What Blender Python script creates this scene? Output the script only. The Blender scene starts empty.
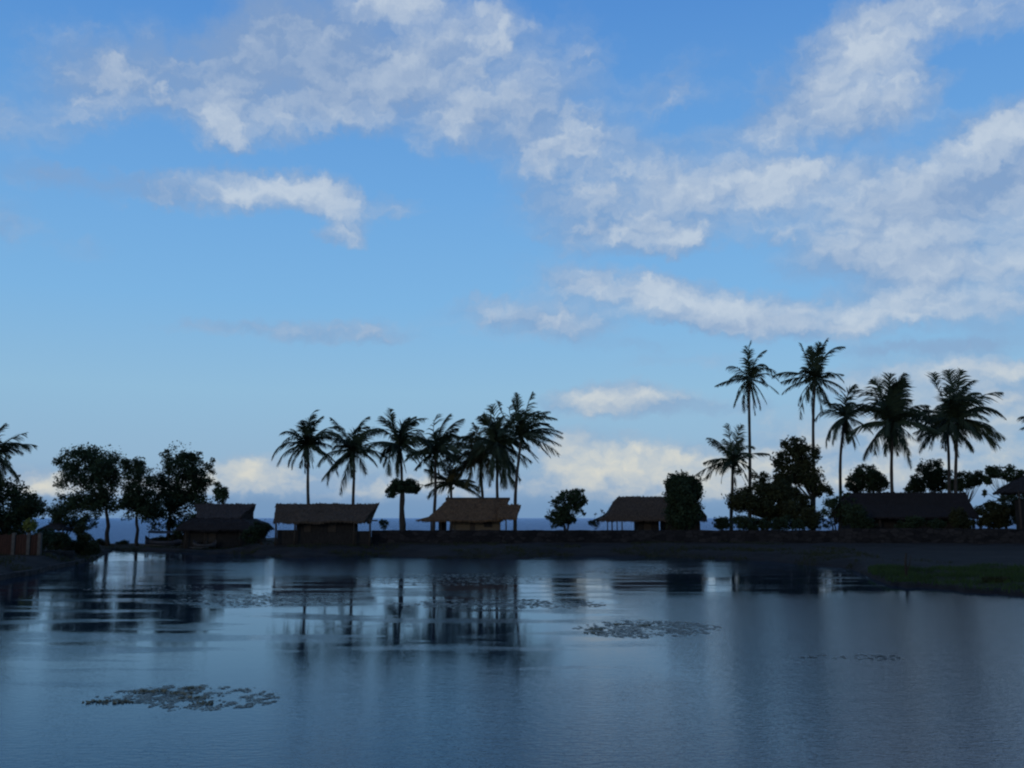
import bpy, math, random
import numpy as np
from mathutils import Vector, Matrix, noise as mnoise

random.seed(7)
sc = bpy.context.scene
col = sc.collection
F_PX = 1005.0
CAM_Z = 2.5
PITCH = math.atan(134.0 / F_PX)
SP, CP = math.sin(PITCH), math.cos(PITCH)

# ---------------------------------------------------------------- survey helpers
def at(px, py, D):
    """world point at ground distance D (along +Y) seen at photo position px,py"""
    a = (px - 512) / F_PX; b = (384 - py) / F_PX
    y = CP - b * SP; z = SP + b * CP
    return Vector((a * D / y, D, CAM_Z + z / y * D))
def wx(px, D, py=525): return at(px, py, D).x
def wz(py, D): return at(512, py, D).z
def on_water(px, py, z=0.0):
    b = (384 - py) / F_PX
    y = CP - b * SP; zz = SP + b * CP
    D = (z - CAM_Z) / (zz / y)
    return at(px, py, D)
def azel(px, py):
    a = (px - 512) / F_PX; b = (384 - py) / F_PX
    v = Vector((a, CP - b * SP, SP + b * CP)).normalized()
    return math.degrees(math.atan2(v.x, v.y)), math.degrees(math.asin(v.z))

# ---------------------------------------------------------------- object helpers
def tag(o, label=None, cat=None, group=None, kind=None):
    if label: o['label'] = label
    if cat: o['category'] = cat
    if group: o['group'] = group
    if kind: o['kind'] = kind
    return o
def empty(name, loc):
    o = bpy.data.objects.new(name, None); col.objects.link(o); o.location = loc
    o.empty_display_size = 0.5
    return o
class MB:
    def __init__(s): s.v = []; s.f = []
    def add(s, vs, fs):
        n = len(s.v); s.v.extend([tuple(p) for p in vs]); s.f.extend([tuple(i + n for i in f) for f in fs])
    def box(s, x0, x1, y0, y1, z0, z1):
        s.add([(x0,y0,z0),(x1,y0,z0),(x1,y1,z0),(x0,y1,z0),(x0,y0,z1),(x1,y0,z1),(x1,y1,z1),(x0,y1,z1)],
              [(3,2,1,0),(4,5,6,7),(0,1,5,4),(1,2,6,5),(2,3,7,6),(3,0,4,7)])
    def tube(s, pts, radii, n=7, cap=True):
        pts = [Vector(p) for p in pts]; rings = []
        up = Vector((0.13, 1, 0.07)).normalized()
        for i, p in enumerate(pts):
            t = (pts[min(i+1, len(pts)-1)] - pts[max(i-1, 0)]).normalized()
            a = t.cross(up)
            if a.length < 1e-3: a = t.cross(Vector((1,0,0)))
            a.normalize(); b = t.cross(a)
            rings.append([p + (a*math.cos(2*math.pi*k/n) + b*math.sin(2*math.pi*k/n))*radii[i] for k in range(n)])
        fs = []
        for i in range(len(pts)-1):
            for k in range(n):
                fs.append((i*n+k, i*n+(k+1) % n, (i+1)*n+(k+1) % n, (i+1)*n+k))
        if cap:
            fs.append(tuple(range(n-1, -1, -1))); fs.append(tuple((len(pts)-1)*n+k for k in range(n)))
        s.add([q for r in rings for q in r], fs)
    def build(s, name, mat, parent=None, off=None, smooth=False, bevel=0):
        me = bpy.data.meshes.new(name)
        vs = s.v
        if off is not None: vs = [(x-off[0], y-off[1], z-off[2]) for x, y, z in vs]
        me.from_pydata(vs, [], s.f); me.materials.append(mat); me.update()
        if smooth: me.polygons.foreach_set('use_smooth', [True]*len(me.polygons))
        o = bpy.data.objects.new(name, me); col.objects.link(o)
        if parent is not None: o.parent = parent
        elif off is not None: o.location = off
        if bevel:
            b = o.modifiers.new('bevel', 'BEVEL'); b.width = bevel; b.segments = 2
        return o

# ---------------------------------------------------------------- materials
def mat(name, c1, c2, scale=3.0, rough=0.9, bump=0.3, stretch=(1,1,1), detail=5, c3=None, spec=0.15):
    m = bpy.data.materials.new(name); m.use_nodes = True
    nt = m.node_tree; N = nt.nodes; L = nt.links
    bs = N['Principled BSDF']; bs.inputs['Roughness'].default_value = rough
    bs.inputs['Specular IOR Level'].default_value = spec
    tc = N.new('ShaderNodeTexCoord'); mp = N.new('ShaderNodeMapping'); mp.inputs['Scale'].default_value = stretch
    L.new(tc.outputs['Object'], mp.inputs['Vector'])
    no = N.new('ShaderNodeTexNoise'); no.inputs['Scale'].default_value = scale; no.inputs['Detail'].default_value = detail
    no.inputs['Roughness'].default_value = 0.65
    L.new(mp.outputs['Vector'], no.inputs['Vector'])
    cr = N.new('ShaderNodeValToRGB'); cr.color_ramp.elements[0].color = (*c1, 1); cr.color_ramp.elements[1].color = (*c2, 1)
    cr.color_ramp.elements[0].position = 0.32; cr.color_ramp.elements[1].position = 0.68
    if c3:
        e = cr.color_ramp.elements.new(0.8); e.color = (*c3, 1)
    L.new(no.outputs['Fac'], cr.inputs['Fac']); L.new(cr.outputs['Color'], bs.inputs['Base Color'])
    if bump:
        bp = N.new('ShaderNodeBump'); bp.inputs['Strength'].default_value = bump; bp.inputs['Distance'].default_value = 0.1
        L.new(no.outputs['Fac'], bp.inputs['Height']); L.new(bp.outputs['Normal'], bs.inputs['Normal'])
    return m
M = {}
M['palm'] = mat('palm_leaf', (.011,.022,.013), (.024,.036,.018), 1.2, .75, 0, c3=(.045,.04,.018))
M['palm_dry'] = mat('palm_leaf_dry', (.014,.022,.012), (.05,.042,.016), .8, .8, 0, c3=(.08,.055,.022))
M['trunk'] = mat('palm_trunk', (.02,.019,.017), (.05,.045,.038), 2, .9, .5, (1,1,6))
M['bark'] = mat('bark', (.014,.013,.011), (.035,.03,.025), 3, .95, .5, (1,1,.4))
M['leaf'] = mat('leaf_dark', (.008,.018,.009), (.022,.036,.016), .9, .8, 0)
M['leaf_b'] = mat('leaf_mid', (.010,.024,.013), (.030,.048,.022), .8, .8, 0)
M['leaf_r'] = mat('leaf_olive', (.010,.016,.007), (.028,.032,.012), .9, .8, 0)
M['leaf_y'] = mat('leaf_yellow', (.05,.07,.015), (.16,.17,.04), 2, .8, 0)
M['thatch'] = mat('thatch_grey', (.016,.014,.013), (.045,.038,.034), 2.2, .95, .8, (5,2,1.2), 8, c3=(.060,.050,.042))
M['thatch_warm'] = mat('thatch_tan', (.030,.019,.011), (.112,.067,.034), 2.0, .95, .8, (5,2,1.2), 8, c3=(.155,.093,.045))
M['thatch_mid'] = mat('thatch_brown', (.024,.018,.013), (.065,.048,.033), 2.2, .95, .8, (5,2,1.2), 8, c3=(.085,.062,.04))
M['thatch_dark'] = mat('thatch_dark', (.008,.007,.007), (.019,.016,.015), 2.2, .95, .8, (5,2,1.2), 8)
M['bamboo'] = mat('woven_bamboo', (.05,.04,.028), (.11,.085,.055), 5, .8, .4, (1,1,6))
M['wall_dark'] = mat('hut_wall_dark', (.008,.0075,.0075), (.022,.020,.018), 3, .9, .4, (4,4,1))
M['wood'] = mat('weathered_wood', (.018,.015,.012), (.045,.036,.028), 4, .85, .3, (1,1,8))
M['fence_red'] = mat('fence_boards', (.020,.010,.008), (.042,.020,.014), 4, .85, .3, (6,1,.6))
M['pale'] = mat('pale_post', (.035,.034,.032), (.075,.07,.062), 5, .8, .2)
M['white'] = mat('worn_white_paint', (.22,.24,.27), (.38,.40,.42), 4, .6, .1)
M['boat_dark'] = mat('boat_hull_dark', (.015,.02,.03), (.04,.045,.055), 4, .5, .1)
M['boat_pale'] = mat('boat_hull_pale', (.02,.021,.024), (.045,.045,.045), 4, .5, .1)
M['grass'] = mat('grass_blades', (.009,.022,.008), (.026,.052,.012), 1.5, .8, 0)
M['weed'] = mat('floating_leaf', (.03,.045,.03), (.14,.155,.11), 2.5, .5, 0, c3=(.24,.25,.20), spec=.4)
M['weed_dark'] = mat('floating_weed_dark', (.03,.04,.03), (.10,.11,.09), 6, .6, 0)
def stone_mat(name, c1, c2, cm, scale=2.2):
    m = bpy.data.materials.new(name); m.use_nodes = True; nt = m.node_tree; N = nt.nodes; L = nt.links
    bs = N['Principled BSDF']; bs.inputs['Roughness'].default_value = .95; bs.inputs['Specular IOR Level'].default_value = .1
    tc = N.new('ShaderNodeTexCoord'); vo = N.new('ShaderNodeTexVoronoi'); vo.inputs['Scale'].default_value = scale
    mp = N.new('ShaderNodeMapping'); mp.inputs['Scale'].default_value = (1, 1, 1.8)
    L.new(tc.outputs['Object'], mp.inputs['Vector']); L.new(mp.outputs['Vector'], vo.inputs['Vector'])
    v2 = N.new('ShaderNodeTexVoronoi'); v2.feature = 'DISTANCE_TO_EDGE'; v2.inputs['Scale'].default_value = scale
    L.new(mp.outputs['Vector'], v2.inputs['Vector'])
    sep = N.new('ShaderNodeSeparateColor'); L.new(vo.outputs['Color'], sep.inputs['Color'])
    mx = N.new('ShaderNodeMix'); mx.data_type = 'RGBA'; mx.inputs['A'].default_value = (*c1, 1); mx.inputs['B'].default_value = (*c2, 1)
    L.new(sep.outputs['Red'], mx.inputs['Factor'])
    rg = N.new('ShaderNodeMapRange'); rg.inputs['From Max'].default_value = .06; L.new(v2.outputs['Distance'], rg.inputs['Value'])
    m2 = N.new('ShaderNodeMix'); m2.data_type = 'RGBA'; m2.inputs['A'].default_value = (*cm, 1)
    L.new(rg.outputs['Result'], m2.inputs['Factor']); L.new(mx.outputs['Result'], m2.inputs['B'])
    L.new(m2.outputs['Result'], bs.inputs['Base Color'])
    bp = N.new('ShaderNodeBump'); bp.inputs['Strength'].default_value = .6; bp.inputs['Distance'].default_value = .05
    L.new(rg.outputs['Result'], bp.inputs['Height']); L.new(bp.outputs['Normal'], bs.inputs['Normal'])
    return m
M['stone'] = stone_mat('rubble_wall', (.008,.008,.009), (.024,.022,.022), (.005,.005,.005))
M['stone_l'] = stone_mat('stone_kerb', (.02,.02,.02), (.045,.04,.036), (.01,.01,.01))
M['ground'] = mat('bank_earth', (.005,.005,.0045), (.014,.0125,.010), .45, 1, .6, (1,1,1), 9, c3=(.020,.017,.012))

# ---------------------------------------------------------------- sky (world)
SUN_EL, SUN_AZ = math.radians(14), math.radians(215)   # azimuth clockwise from +Y: behind and left of the camera
w = bpy.data.worlds.new('World'); sc.world = w; w.use_nodes = True
nt = w.node_tree; N = nt.nodes; L = nt.links; N.clear()
def nd(t, **k):
    n = N.new(t)
    for a, b in k.items(): setattr(n, a, b)
    return n
def mth(op, a, b=None, c=None, clamp=False):
    n = nd('ShaderNodeMath', operation=op, use_clamp=clamp)
    for i, v in enumerate((a, b, c)):
        if v is None: continue
        if isinstance(v, (int, float)): n.inputs[i].default_value = v
        else: L.new(v, n.inputs[i])
    return n.outputs[0]
def mrange(v, a, b, c=0., d=1., smooth=True):
    n = nd('ShaderNodeMapRange'); n.interpolation_type = 'SMOOTHSTEP' if smooth else 'LINEAR'
    L.new(v, n.inputs['Value'])
    for k, x in (('From Min', a), ('From Max', b), ('To Min', c), ('To Max', d)): n.inputs[k].default_value = x
    return n.outputs['Result']
def vmath(op, a, b=None, out=0):
    n = nd('ShaderNodeVectorMath', operation=op)
    for i, v in enumerate((a, b)):
        if v is None: continue
        if isinstance(v, (tuple, list)): n.inputs[i].default_value = v
        else: L.new(v, n.inputs[i])
    return n.outputs[out]
def noise(vec, scale, detail, rough=.5, out='Fac'):
    n = nd('ShaderNodeTexNoise'); n.inputs['Scale'].default_value = scale; n.inputs['Detail'].default_value = detail
    n.inputs['Roughness'].default_value = rough; L.new(vec, n.inputs['Vector']); return n.outputs[out]
def mixc(f, a, b):
    n = nd('ShaderNodeMix', data_type='RGBA')
    if isinstance(f, (int, float)): n.inputs['Factor'].default_value = f
    else: L.new(f, n.inputs['Factor'])
    for s, v in (('A', a), ('B', b)):
        sk = [i for i in n.inputs if i.name == s and i.type == 'RGBA'][0]
        if isinstance(v, tuple): sk.default_value = (*v, 1)
        else: L.new(v, sk)
    return [o for o in n.outputs if o.type == 'RGBA'][0]
tc = nd('ShaderNodeTexCoord'); sep = nd('ShaderNodeSeparateXYZ'); L.new(tc.outputs['Generated'], sep.inputs[0])
az = mth('MULTIPLY', mth('ARCTAN2', sep.outputs['X'], sep.outputs['Y']), 57.29578)
el = mth('MULTIPLY', mth('ARCSINE', sep.outputs['Z']), 57.29578)
cmb = nd('ShaderNodeCombineXYZ'); L.new(az, cmb.inputs[0]); L.new(el, cmb.inputs[1]); V = cmb.outputs[0]
hor = mrange(el, 1.0, 16.0, .22, 1.0, False)
w1 = vmath('SUBTRACT', noise(V, .16, 3, .5, 'Color'), (.5, .5, .5))
w2 = vmath('SUBTRACT', noise(V, .65, 4, .6, 'Color'), (.5, .5, .5))
w3 = vmath('MULTIPLY', vmath('SUBTRACT', noise(V, 1.5, 4, .6, 'Color'), (.5, .5, .5)), (1.1, .9, 0))
ws = vmath('ADD', vmath('MULTIPLY', w1, (2.4, 1.5, 0)), vmath('MULTIPLY', w2, (2.2, 1.7, 0)))
sn = nd('ShaderNodeVectorMath', operation='SCALE'); L.new(ws, sn.inputs[0]); L.new(hor, sn.inputs['Scale'])
VW = vmath('ADD', vmath('ADD', V, w3), sn.outputs[0])
# cloud banks: x, y, half-width, half-height (survey pixels), tilt, weight
WHITE = [
 (262,190,75,20,0,.85),(243,180,34,15,0,.9),(318,188,44,22,-8,1.0),(348,214,30,22,-30,.75),(345,238,24,10,0,.6),(190,190,50,16,0,.5),
 (400,207,22,11,0,.4),(105,98,46,34,0,.72),(238,102,52,40,20,.75),(345,98,60,32,10,.8),(400,72,52,30,20,.7),(400,2,55,24,0,.95),
 (478,35,44,36,30,.85),(225,128,34,22,0,.55),(290,128,30,18,0,.5),(458,124,62,28,0,.85),(575,145,60,30,0,.75),(640,180,80,42,0,.82),
 (600,200,90,30,0,.5),(655,95,52,22,0,.45),(625,235,75,16,0,.85),(675,236,40,14,0,.6),(560,55,50,50,20,.42),(510,110,60,44,0,.5),
 (845,78,80,48,25,.95),(870,48,54,38,0,.9),(780,124,84,20,5,.8),(905,108,42,28,20,.85),(930,12,70,26,0,.85),(1010,14,44,22,0,.6),
 (990,146,90,38,22,1.0),(1040,165,70,50,0,.85),(830,182,120,32,-5,.85),(742,192,70,34,0,.7),(905,240,130,54,-12,.85),(985,250,80,44,0,.75),
 (835,215,90,30,0,.5),(645,292,120,22,-9,.9),(715,308,80,20,-10,.8),(885,312,74,26,5,.95),(800,320,70,20,0,.65),(1000,306,60,18,0,.8),
 (548,317,72,24,0,.72),(465,316,50,16,0,.42),(268,330,64,11,0,.5),(360,332,60,14,0,.5),(690,361,64,9,0,.5),(985,371,80,15,0,.85),
 (905,378,70,20,0,.7),(625,399,70,16,0,1.0),(585,400,30,11,0,.7),(590,462,54,30,0,1.0),(572,448,30,18,0,.9),(645,470,62,26,-10,.85),(705,462,50,16,0,.75),
 (625,482,90,18,0,.6),(245,467,34,14,0,.85),(290,473,40,14,0,.6),(220,476,60,14,0,.5),(390,476,60,16,0,.5),(20,482,60,18,0,.55),(5,222,44,26,0,.5),(75,250,38,14,0,.4),
 (5,112,40,34,0,.42),(45,125,60,24,0,.35),(900,425,170,50,0,.62),(860,470,180,36,0,.55),(760,480,80,30,0,.5),(1000,420,60,20,0,.6),
 (330,65,120,46,10,.55),(180,90,90,34,10,.35),(150,55,150,50,0,.22),(430,45,90,50,0,.4),(300,488,280,11,0,.55),(600,494,120,12,0,.5),(120,488,140,12,0,.45),(400,205,40,12,0,.35),(205,328,60,8,0,.35),(700,60,60,30,0,.18),(540,80,90,50,0,.3)]
GREY = [
 (312,50,92,56,-15,1.0),(190,80,130,42,0,.62),(270,60,70,44,0,.8),(430,70,64,44,0,.6),(140,188,110,14,-3,.42),(60,180,70,14,-6,.3),(520,130,60,46,0,.42),
 (620,210,100,34,0,.4),(995,182,90,26,12,1.0),(900,205,60,28,0,.45),(890,262,120,30,-5,.45),(945,348,120,9,0,.75),(650,409,110,8,0,.55),
 (560,325,60,12,0,.35),(740,325,90,10,-8,.5),(620,492,150,20,0,.55),(540,450,40,20,0,.3),(330,338,90,9,0,.3),(1000,330,60,10,0,.5),
 (780,90,40,40,0,.3),(860,118,50,22,0,.4),(640,250,70,8,0,.3),(300,485,220,12,0,.55),(880,450,150,22,0,.45),(980,395,70,14,0,.5),(650,345,90,8,0,.3)]
def chain(lst):
    P = vmath('ADD', vmath('MULTIPLY', VW, (1, 1, 0)), (0, 0, 1))      # z carries what is still clear sky
    for (cx, cy, rx, ry, ang, wt) in lst:
        a0, e0 = azel(cx, cy)
        dx = (azel(cx+5, cy)[0] - azel(cx-5, cy)[0]) / 10; dy = (azel(cx, cy-5)[1] - azel(cx, cy+5)[1]) / 10
        mp = nd('ShaderNodeMapping', vector_type='TEXTURE')
        mp.inputs['Location'].default_value = (a0, e0, 0); mp.inputs['Rotation'].default_value = (0, 0, math.radians(ang))
        mp.inputs['Scale'].default_value = (rx*dx*1.21, ry*dy*1.19, 1e6)
        L.new(P, mp.inputs['Vector'])
        r = vmath('LENGTH', mp.outputs[0], out='Value')
        t = mrange(r, .1, 1.42, 1 - wt, 1.0)
        c = nd('ShaderNodeCombineXYZ'); c.inputs[0].default_value = 1; c.inputs[1].default_value = 1; L.new(t, c.inputs[2])
        P = vmath('MULTIPLY', P, c.outputs[0])
    sx = nd('ShaderNodeSeparateXYZ'); L.new(P, sx.inputs[0])
    return sx.outputs[2]
TW = chain(WHITE)
TG = chain(GREY)
fm = nd('ShaderNodeMapping'); fm.inputs['Scale'].default_value = (.62, 1, 1); L.new(VW, fm.inputs['Vector'])
fb = noise(fm.outputs[0], .40, 8, .55)
vo = nd('ShaderNodeTexVoronoi'); vo.feature = 'F1'; vo.inputs['Scale'].default_value = .50; vo.inputs['Detail'].default_value = 2.0; vo.inputs['Roughness'].default_value = .5
vm = vmath('ADD', fm.outputs[0], vmath('MULTIPLY', w2, (1.6, 1.6, 0))); L.new(vm, vo.inputs['Vector'])
bil = mrange(vo.outputs['Distance'], .1, .85, 1, 0, False)
fbm = mth('ADD', mth('MULTIPLY', mrange(fb, .28, .72, 0, 1, False), .6), mth('MULTIPLY', bil, .4))
fl = nd('ShaderNodeMapping'); fl.inputs['Scale'].default_value = (.62, 1, 1); fl.inputs['Location'].default_value = (-.18, .42, 0); L.new(VW, fl.inputs['Vector'])
fb2 = noise(fl.outputs[0], .40, 5, .5)
# clouds in the rest of the sky, away from the surveyed sector
outside = mth('MAXIMUM', mrange(mth('ABSOLUTE', az), 29, 42), mrange(el, 30, 42))
gen = mth('MULTIPLY', mrange(noise(V, .045, 4, .5), .46, .62), outside)
dW = mth('MAXIMUM', mth('SUBTRACT', 1.0, TW), gen)
dG = mth('SUBTRACT', 1.0, TG)
dA = mth('SUBTRACT', 1.0, mth('MULTIPLY', mth('SUBTRACT', 1.0, dW), TG))
val = mth('SUBTRACT', mth('MULTIPLY', dA, 1.18), mth('MULTIPLY', mth('SUBTRACT', 1.0, fbm), .93))
alpha = mth('MULTIPLY', mth('MULTIPLY', mrange(val, -.58, .60), mrange(dA, .02, .28)), .88)
# light and grey sides
emb = mth('MULTIPLY', mth('SUBTRACT', fb, fb2), 1.5)
lit = mth('ADD', mth('SUBTRACT', mth('MULTIPLY', mrange(val, -.1, .75), .78), mth('MULTIPLY', dG, .72)), emb)
lit = mth('ADD', lit, .18, clamp=True)
S = 0.1                                                     # background strength
def lin(r, g, b):
    f = lambda c: (c/255/12.92) if c/255 <= .04045 else ((c/255+.055)/1.055)**2.4
    return tuple(f(c)/S for c in (r, g, b))
ccool = mixc(lit, lin(134,160,196), lin(196,208,221))
cwarm = mixc(lit, lin(142,170,200), lin(226,222,206))
ccol = mixc(mrange(el, 2, 11), cwarm, ccool)
sky = nd('ShaderNodeTexSky', sky_type='NISHITA'); sky.sun_disc = False; sky.sun_elevation = SUN_EL; sky.sun_rotation = SUN_AZ
sky.altitude = 0; sky.air_density = 1.0; sky.dust_density = .6; sky.ozone_density = 2.0
ramp = nd('ShaderNodeValToRGB'); L.new(mrange(el, 0, 60, 0, 1, False), ramp.inputs['Fac'])
TARGET = [(0, (118,150,190)), (1.2/60, (122,156,195)), (3/60, (144,179,210)), (7/60, (144,188,220)), (12/60, (125,181,228)), (18/60, (110,169,226)), (28/60, (84,144,214)), (1, (36,78,160))]
cr = ramp.color_ramp
while len(cr.elements) < len(TARGET): cr.elements.new(.5)
for e, (p, c) in zip(cr.elements, TARGET): e.position = p; e.color = (*[x for x in lin(*c)], 1)
skyc = mixc(.92, sky.outputs[0], ramp.outputs['Color'])
fin = mixc(alpha, skyc, ccol)
# low bluish haze bank over the sea
hz = mrange(mth('ADD', el, mth('MULTIPLY', mth('SUBTRACT', noise(V, .12, 4), .5), 1.6)), .5, 1.7, .6, 0)
fin = mixc(hz, fin, lin(112,149,187))
bg = nd('ShaderNodeBackground'); bg.inputs['Strength'].default_value = S; L.new(fin, bg.inputs['Color'])
wo = nd('ShaderNodeOutputWorld'); L.new(bg.outputs[0], wo.inputs['Surface'])

sun = bpy.data.lights.new('sun', 'SUN'); sun.energy = .5; sun.angle = math.radians(10); sun.color = (1, .86, .70)
so = bpy.data.objects.new('sun', sun); col.objects.link(so)
sd = Vector((math.sin(SUN_AZ)*math.cos(SUN_EL), math.cos(SUN_AZ)*math.cos(SUN_EL), math.sin(SUN_EL)))
so.rotation_euler = (-sd).to_track_quat('-Z', 'Y').to_euler()

# ---------------------------------------------------------------- terrain
SHORE = [(-900,575),(-400,600),(-150,600),(0,581),(40,574),(72,566),(96,561),(104,555),(114,551),(200,553),(300,558),(380,556),(450,559),
         (500,560),(560,556),(640,557),(700,559),(780,562),(850,570),(872,579),(890,586),(920,589),(970,593),(1024,597),(1150,603),(1400,600),(1900,585)]
def interp(tab, x):
    for (a, b), (c, d) in zip(tab, tab[1:]):
        if x <= c: return b + (d-b)*max(0, (x-a)/(c-a))
    return tab[-1][1]
LEVEL = [(-900,.6),(60,.55),(84,.35),(92,.16),(225,.18),(262,.6),(300,.72),(2000,.75)]
def shoreD(px):
    d = on_water(0, interp(SHORE, px)).y
    return d*(1 + .030*mnoise.noise((px*.022, 3, 1)) + .018*mnoise.noise((px*.09, 5, 2)) + .008*mnoise.noise((px*.3, 5, 2)))
def prof(px):
    s = shoreD(px); lv = interp(LEVEL, px)
    if px < 88:   P = [(s-6,-.6),(s,-.01),(s+.3,.1),(s+6,lv),(s+9,lv),(92,lv),(104,.1),(118,-.7),(140,-2)]
    elif px < 240: P = [(s-6,-.6),(s,-.01),(s+.4,.12),(s+1.5,lv),(s+3,lv),(95,lv-.02),(104,-.2),(118,-.7),(140,-2)]
    elif px < 860: P = [(s-6,-.6),(s,-.01),(s+.4,.08),(s+3,.4),(73,lv),(96,lv),(106,.1),(118,-.7),(140,-2)]
    else:
        P = [(s-6,-.6),(s,-.01),(s+.4,.16),(s+2,.22),(48,.33),(73,lv),(96,lv),(118,-.7),(140,-2)]
        if px < 1500: pass
    return P
def height(px, D):
    return interp(prof(px), D)
pxs = []
x = -1500.
while x < 2500:
    pxs.append(x); x += 4 if -60 < x < 1090 else 30
vs = []; ts = []
NR = 60
for px in pxs:
    P = prof(px); D0, D1 = P[0][0], P[-1][0]
    for j in range(NR):
        t = j/(NR-1); s = P[1][0]
        D = D0 + (s-D0)*(t/.12) if t < .12 else s + (min(96, D1)-s)*((t-.12)/.7)**1.6 if t < .82 else 96 + (D1-96)*(t-.82)/.18
        z = interp(P, D); X = wx(px, D)
        nz = mnoise.noise((X*.35, D*.35, 0))*.12 + mnoise.noise((X*1.3, D*1.3, 4))*.06
        if j > 2: z += nz*min(1, max(0, (D-s)/2+.3))
        vs.append((X, D, z))
fs = [(i*NR+j, (i+1)*NR+j, (i+1)*NR+j+1, i*NR+j+1) for i in range(len(pxs)-1) for j in range(NR-1)]
g = MB(); g.add(vs, fs); tag(g.build('ground', M['ground'], smooth=True), kind='structure')
def gz(px, D): return height(px, D)

# ---------------------------------------------------------------- water
def water_mat(name, base, lagoon):
    m = bpy.data.materials.new(name); m.use_nodes = True
    global N, L
    nt = m.node_tree; N = nt.nodes; L = nt.links
    N.remove(N['Principled BSDF']); df = nd('ShaderNodeBsdfDiffuse'); df.inputs['Color'].default_value = (*base, 1)
    gl = nd('ShaderNodeBsdfGlossy'); gl.inputs['Color'].default_value = (.80, .91, 1, 1) if lagoon else (.56, .67, .80, 1)
    fr = nd('ShaderNodeFresnel'); fr.inputs['IOR'].default_value = 1.28 if lagoon else 1.33
    mx = nd('ShaderNodeMixShader'); L.new(fr.outputs[0], mx.inputs[0]); L.new(df.outputs[0], mx.inputs[1]); L.new(gl.outputs[0], mx.inputs[2])
    L.new(mx.outputs[0], N['Material Output'].inputs['Surface'])
    tc = nd('ShaderNodeTexCoord'); P = tc.outputs['Object']
    if lagoon:
        sx = nd('ShaderNodeSeparateXYZ'); L.new(P, sx.inputs[0]); X, Y = sx.outputs['X'], sx.outputs['Y']
        mp = nd('ShaderNodeMapping'); mp.inputs['Scale'].default_value = (.16, .62, 1); L.new(P, mp.inputs['Vector'])
        streak = noise(mp.outputs[0], 1.0, 4, .55)
        mp2 = nd('ShaderNodeMapping'); mp2.inputs['Scale'].default_value = (.05, .14, 1); L.new(P, mp2.inputs['Vector'])
        big = noise(mp2.outputs[0], 1.0, 3, .5)
        Yn = mth('ADD', Y, mth('MULTIPLY', mth('SUBTRACT', big, .5), 10))
        # wind-ruffled water: near, at right, and in a belt off the middle of the far bank
        near = mth('MULTIPLY', mrange(Yn, 9, 22, 1, 0), mrange(X, -5, 3, .40, .9))
        right = mth('MULTIPLY', mrange(mth('SUBTRACT', X, mth('MULTIPLY', Y, .09)), 0, 3), mrange(Yn, 29, 37, 1, 0))
        el2 = vmath('LENGTH', vmath('MULTIPLY', vmath('SUBTRACT', P, (-5, 54, 0)), (1/19, 1/12, 0)), out='Value')
        belt = mrange(mth('ADD', el2, mth('MULTIPLY', mth('SUBTRACT', streak, .5), 1.8)), .6, 1.15, 1, 0)
        st = mth('MULTIPLY', mrange(streak, .47, .62), .42)
        ruf = mth('MAXIMUM', mth('MAXIMUM', near, right), mth('MAXIMUM', belt, st))
        wv = nd('ShaderNodeMapping'); wv.inputs['Scale'].default_value = (.55, 1, 1); L.new(P, wv.inputs['Vector'])
        h = mth('ADD', noise(wv.outputs[0], 11.0, 3, .65), mth('MULTIPLY', noise(wv.outputs[0], 2.1, 2, .5), .5))
        bp = nd('ShaderNodeBump'); bp.inputs['Distance'].default_value = .02
        L.new(mrange(ruf, 0, 1, .035, .58, False), bp.inputs['Strength']); L.new(h, bp.inputs['Height'])
        for q in (gl, fr, df): L.new(bp.outputs[0], q.inputs['Normal'])
        L.new(mrange(ruf, 0, 1, .04, .09, False), gl.inputs['Roughness'])
    else:
        h = noise(P, .6, 6, .65)
        bp = nd('ShaderNodeBump'); bp.inputs['Distance'].default_value = .6; bp.inputs['Strength'].default_value = .8
        L.new(h, bp.inputs['Height']); gl.inputs['Roughness'].default_value = .4
        for q in (gl, fr, df): L.new(bp.outputs[0], q.inputs['Normal'])
    return m
wl = MB()
wl.add([(-420,-140,0),(420,-140,0),(420,92,0),(-420,92,0)], [(0,1,2,3)])
tag(wl.build('lagoon', water_mat('lagoon_water', (.006,.016,.030), True)), kind='structure')
ws_ = MB(); ws_.add([(-16000,93,-.6),(16000,93,-.6),(16000,22000,-.6),(-16000,22000,-.6)], [(0,1,2,3)])
tag(ws_.build('sea', water_mat('sea_water', (.006,.018,.040), False)), kind='structure')

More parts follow.
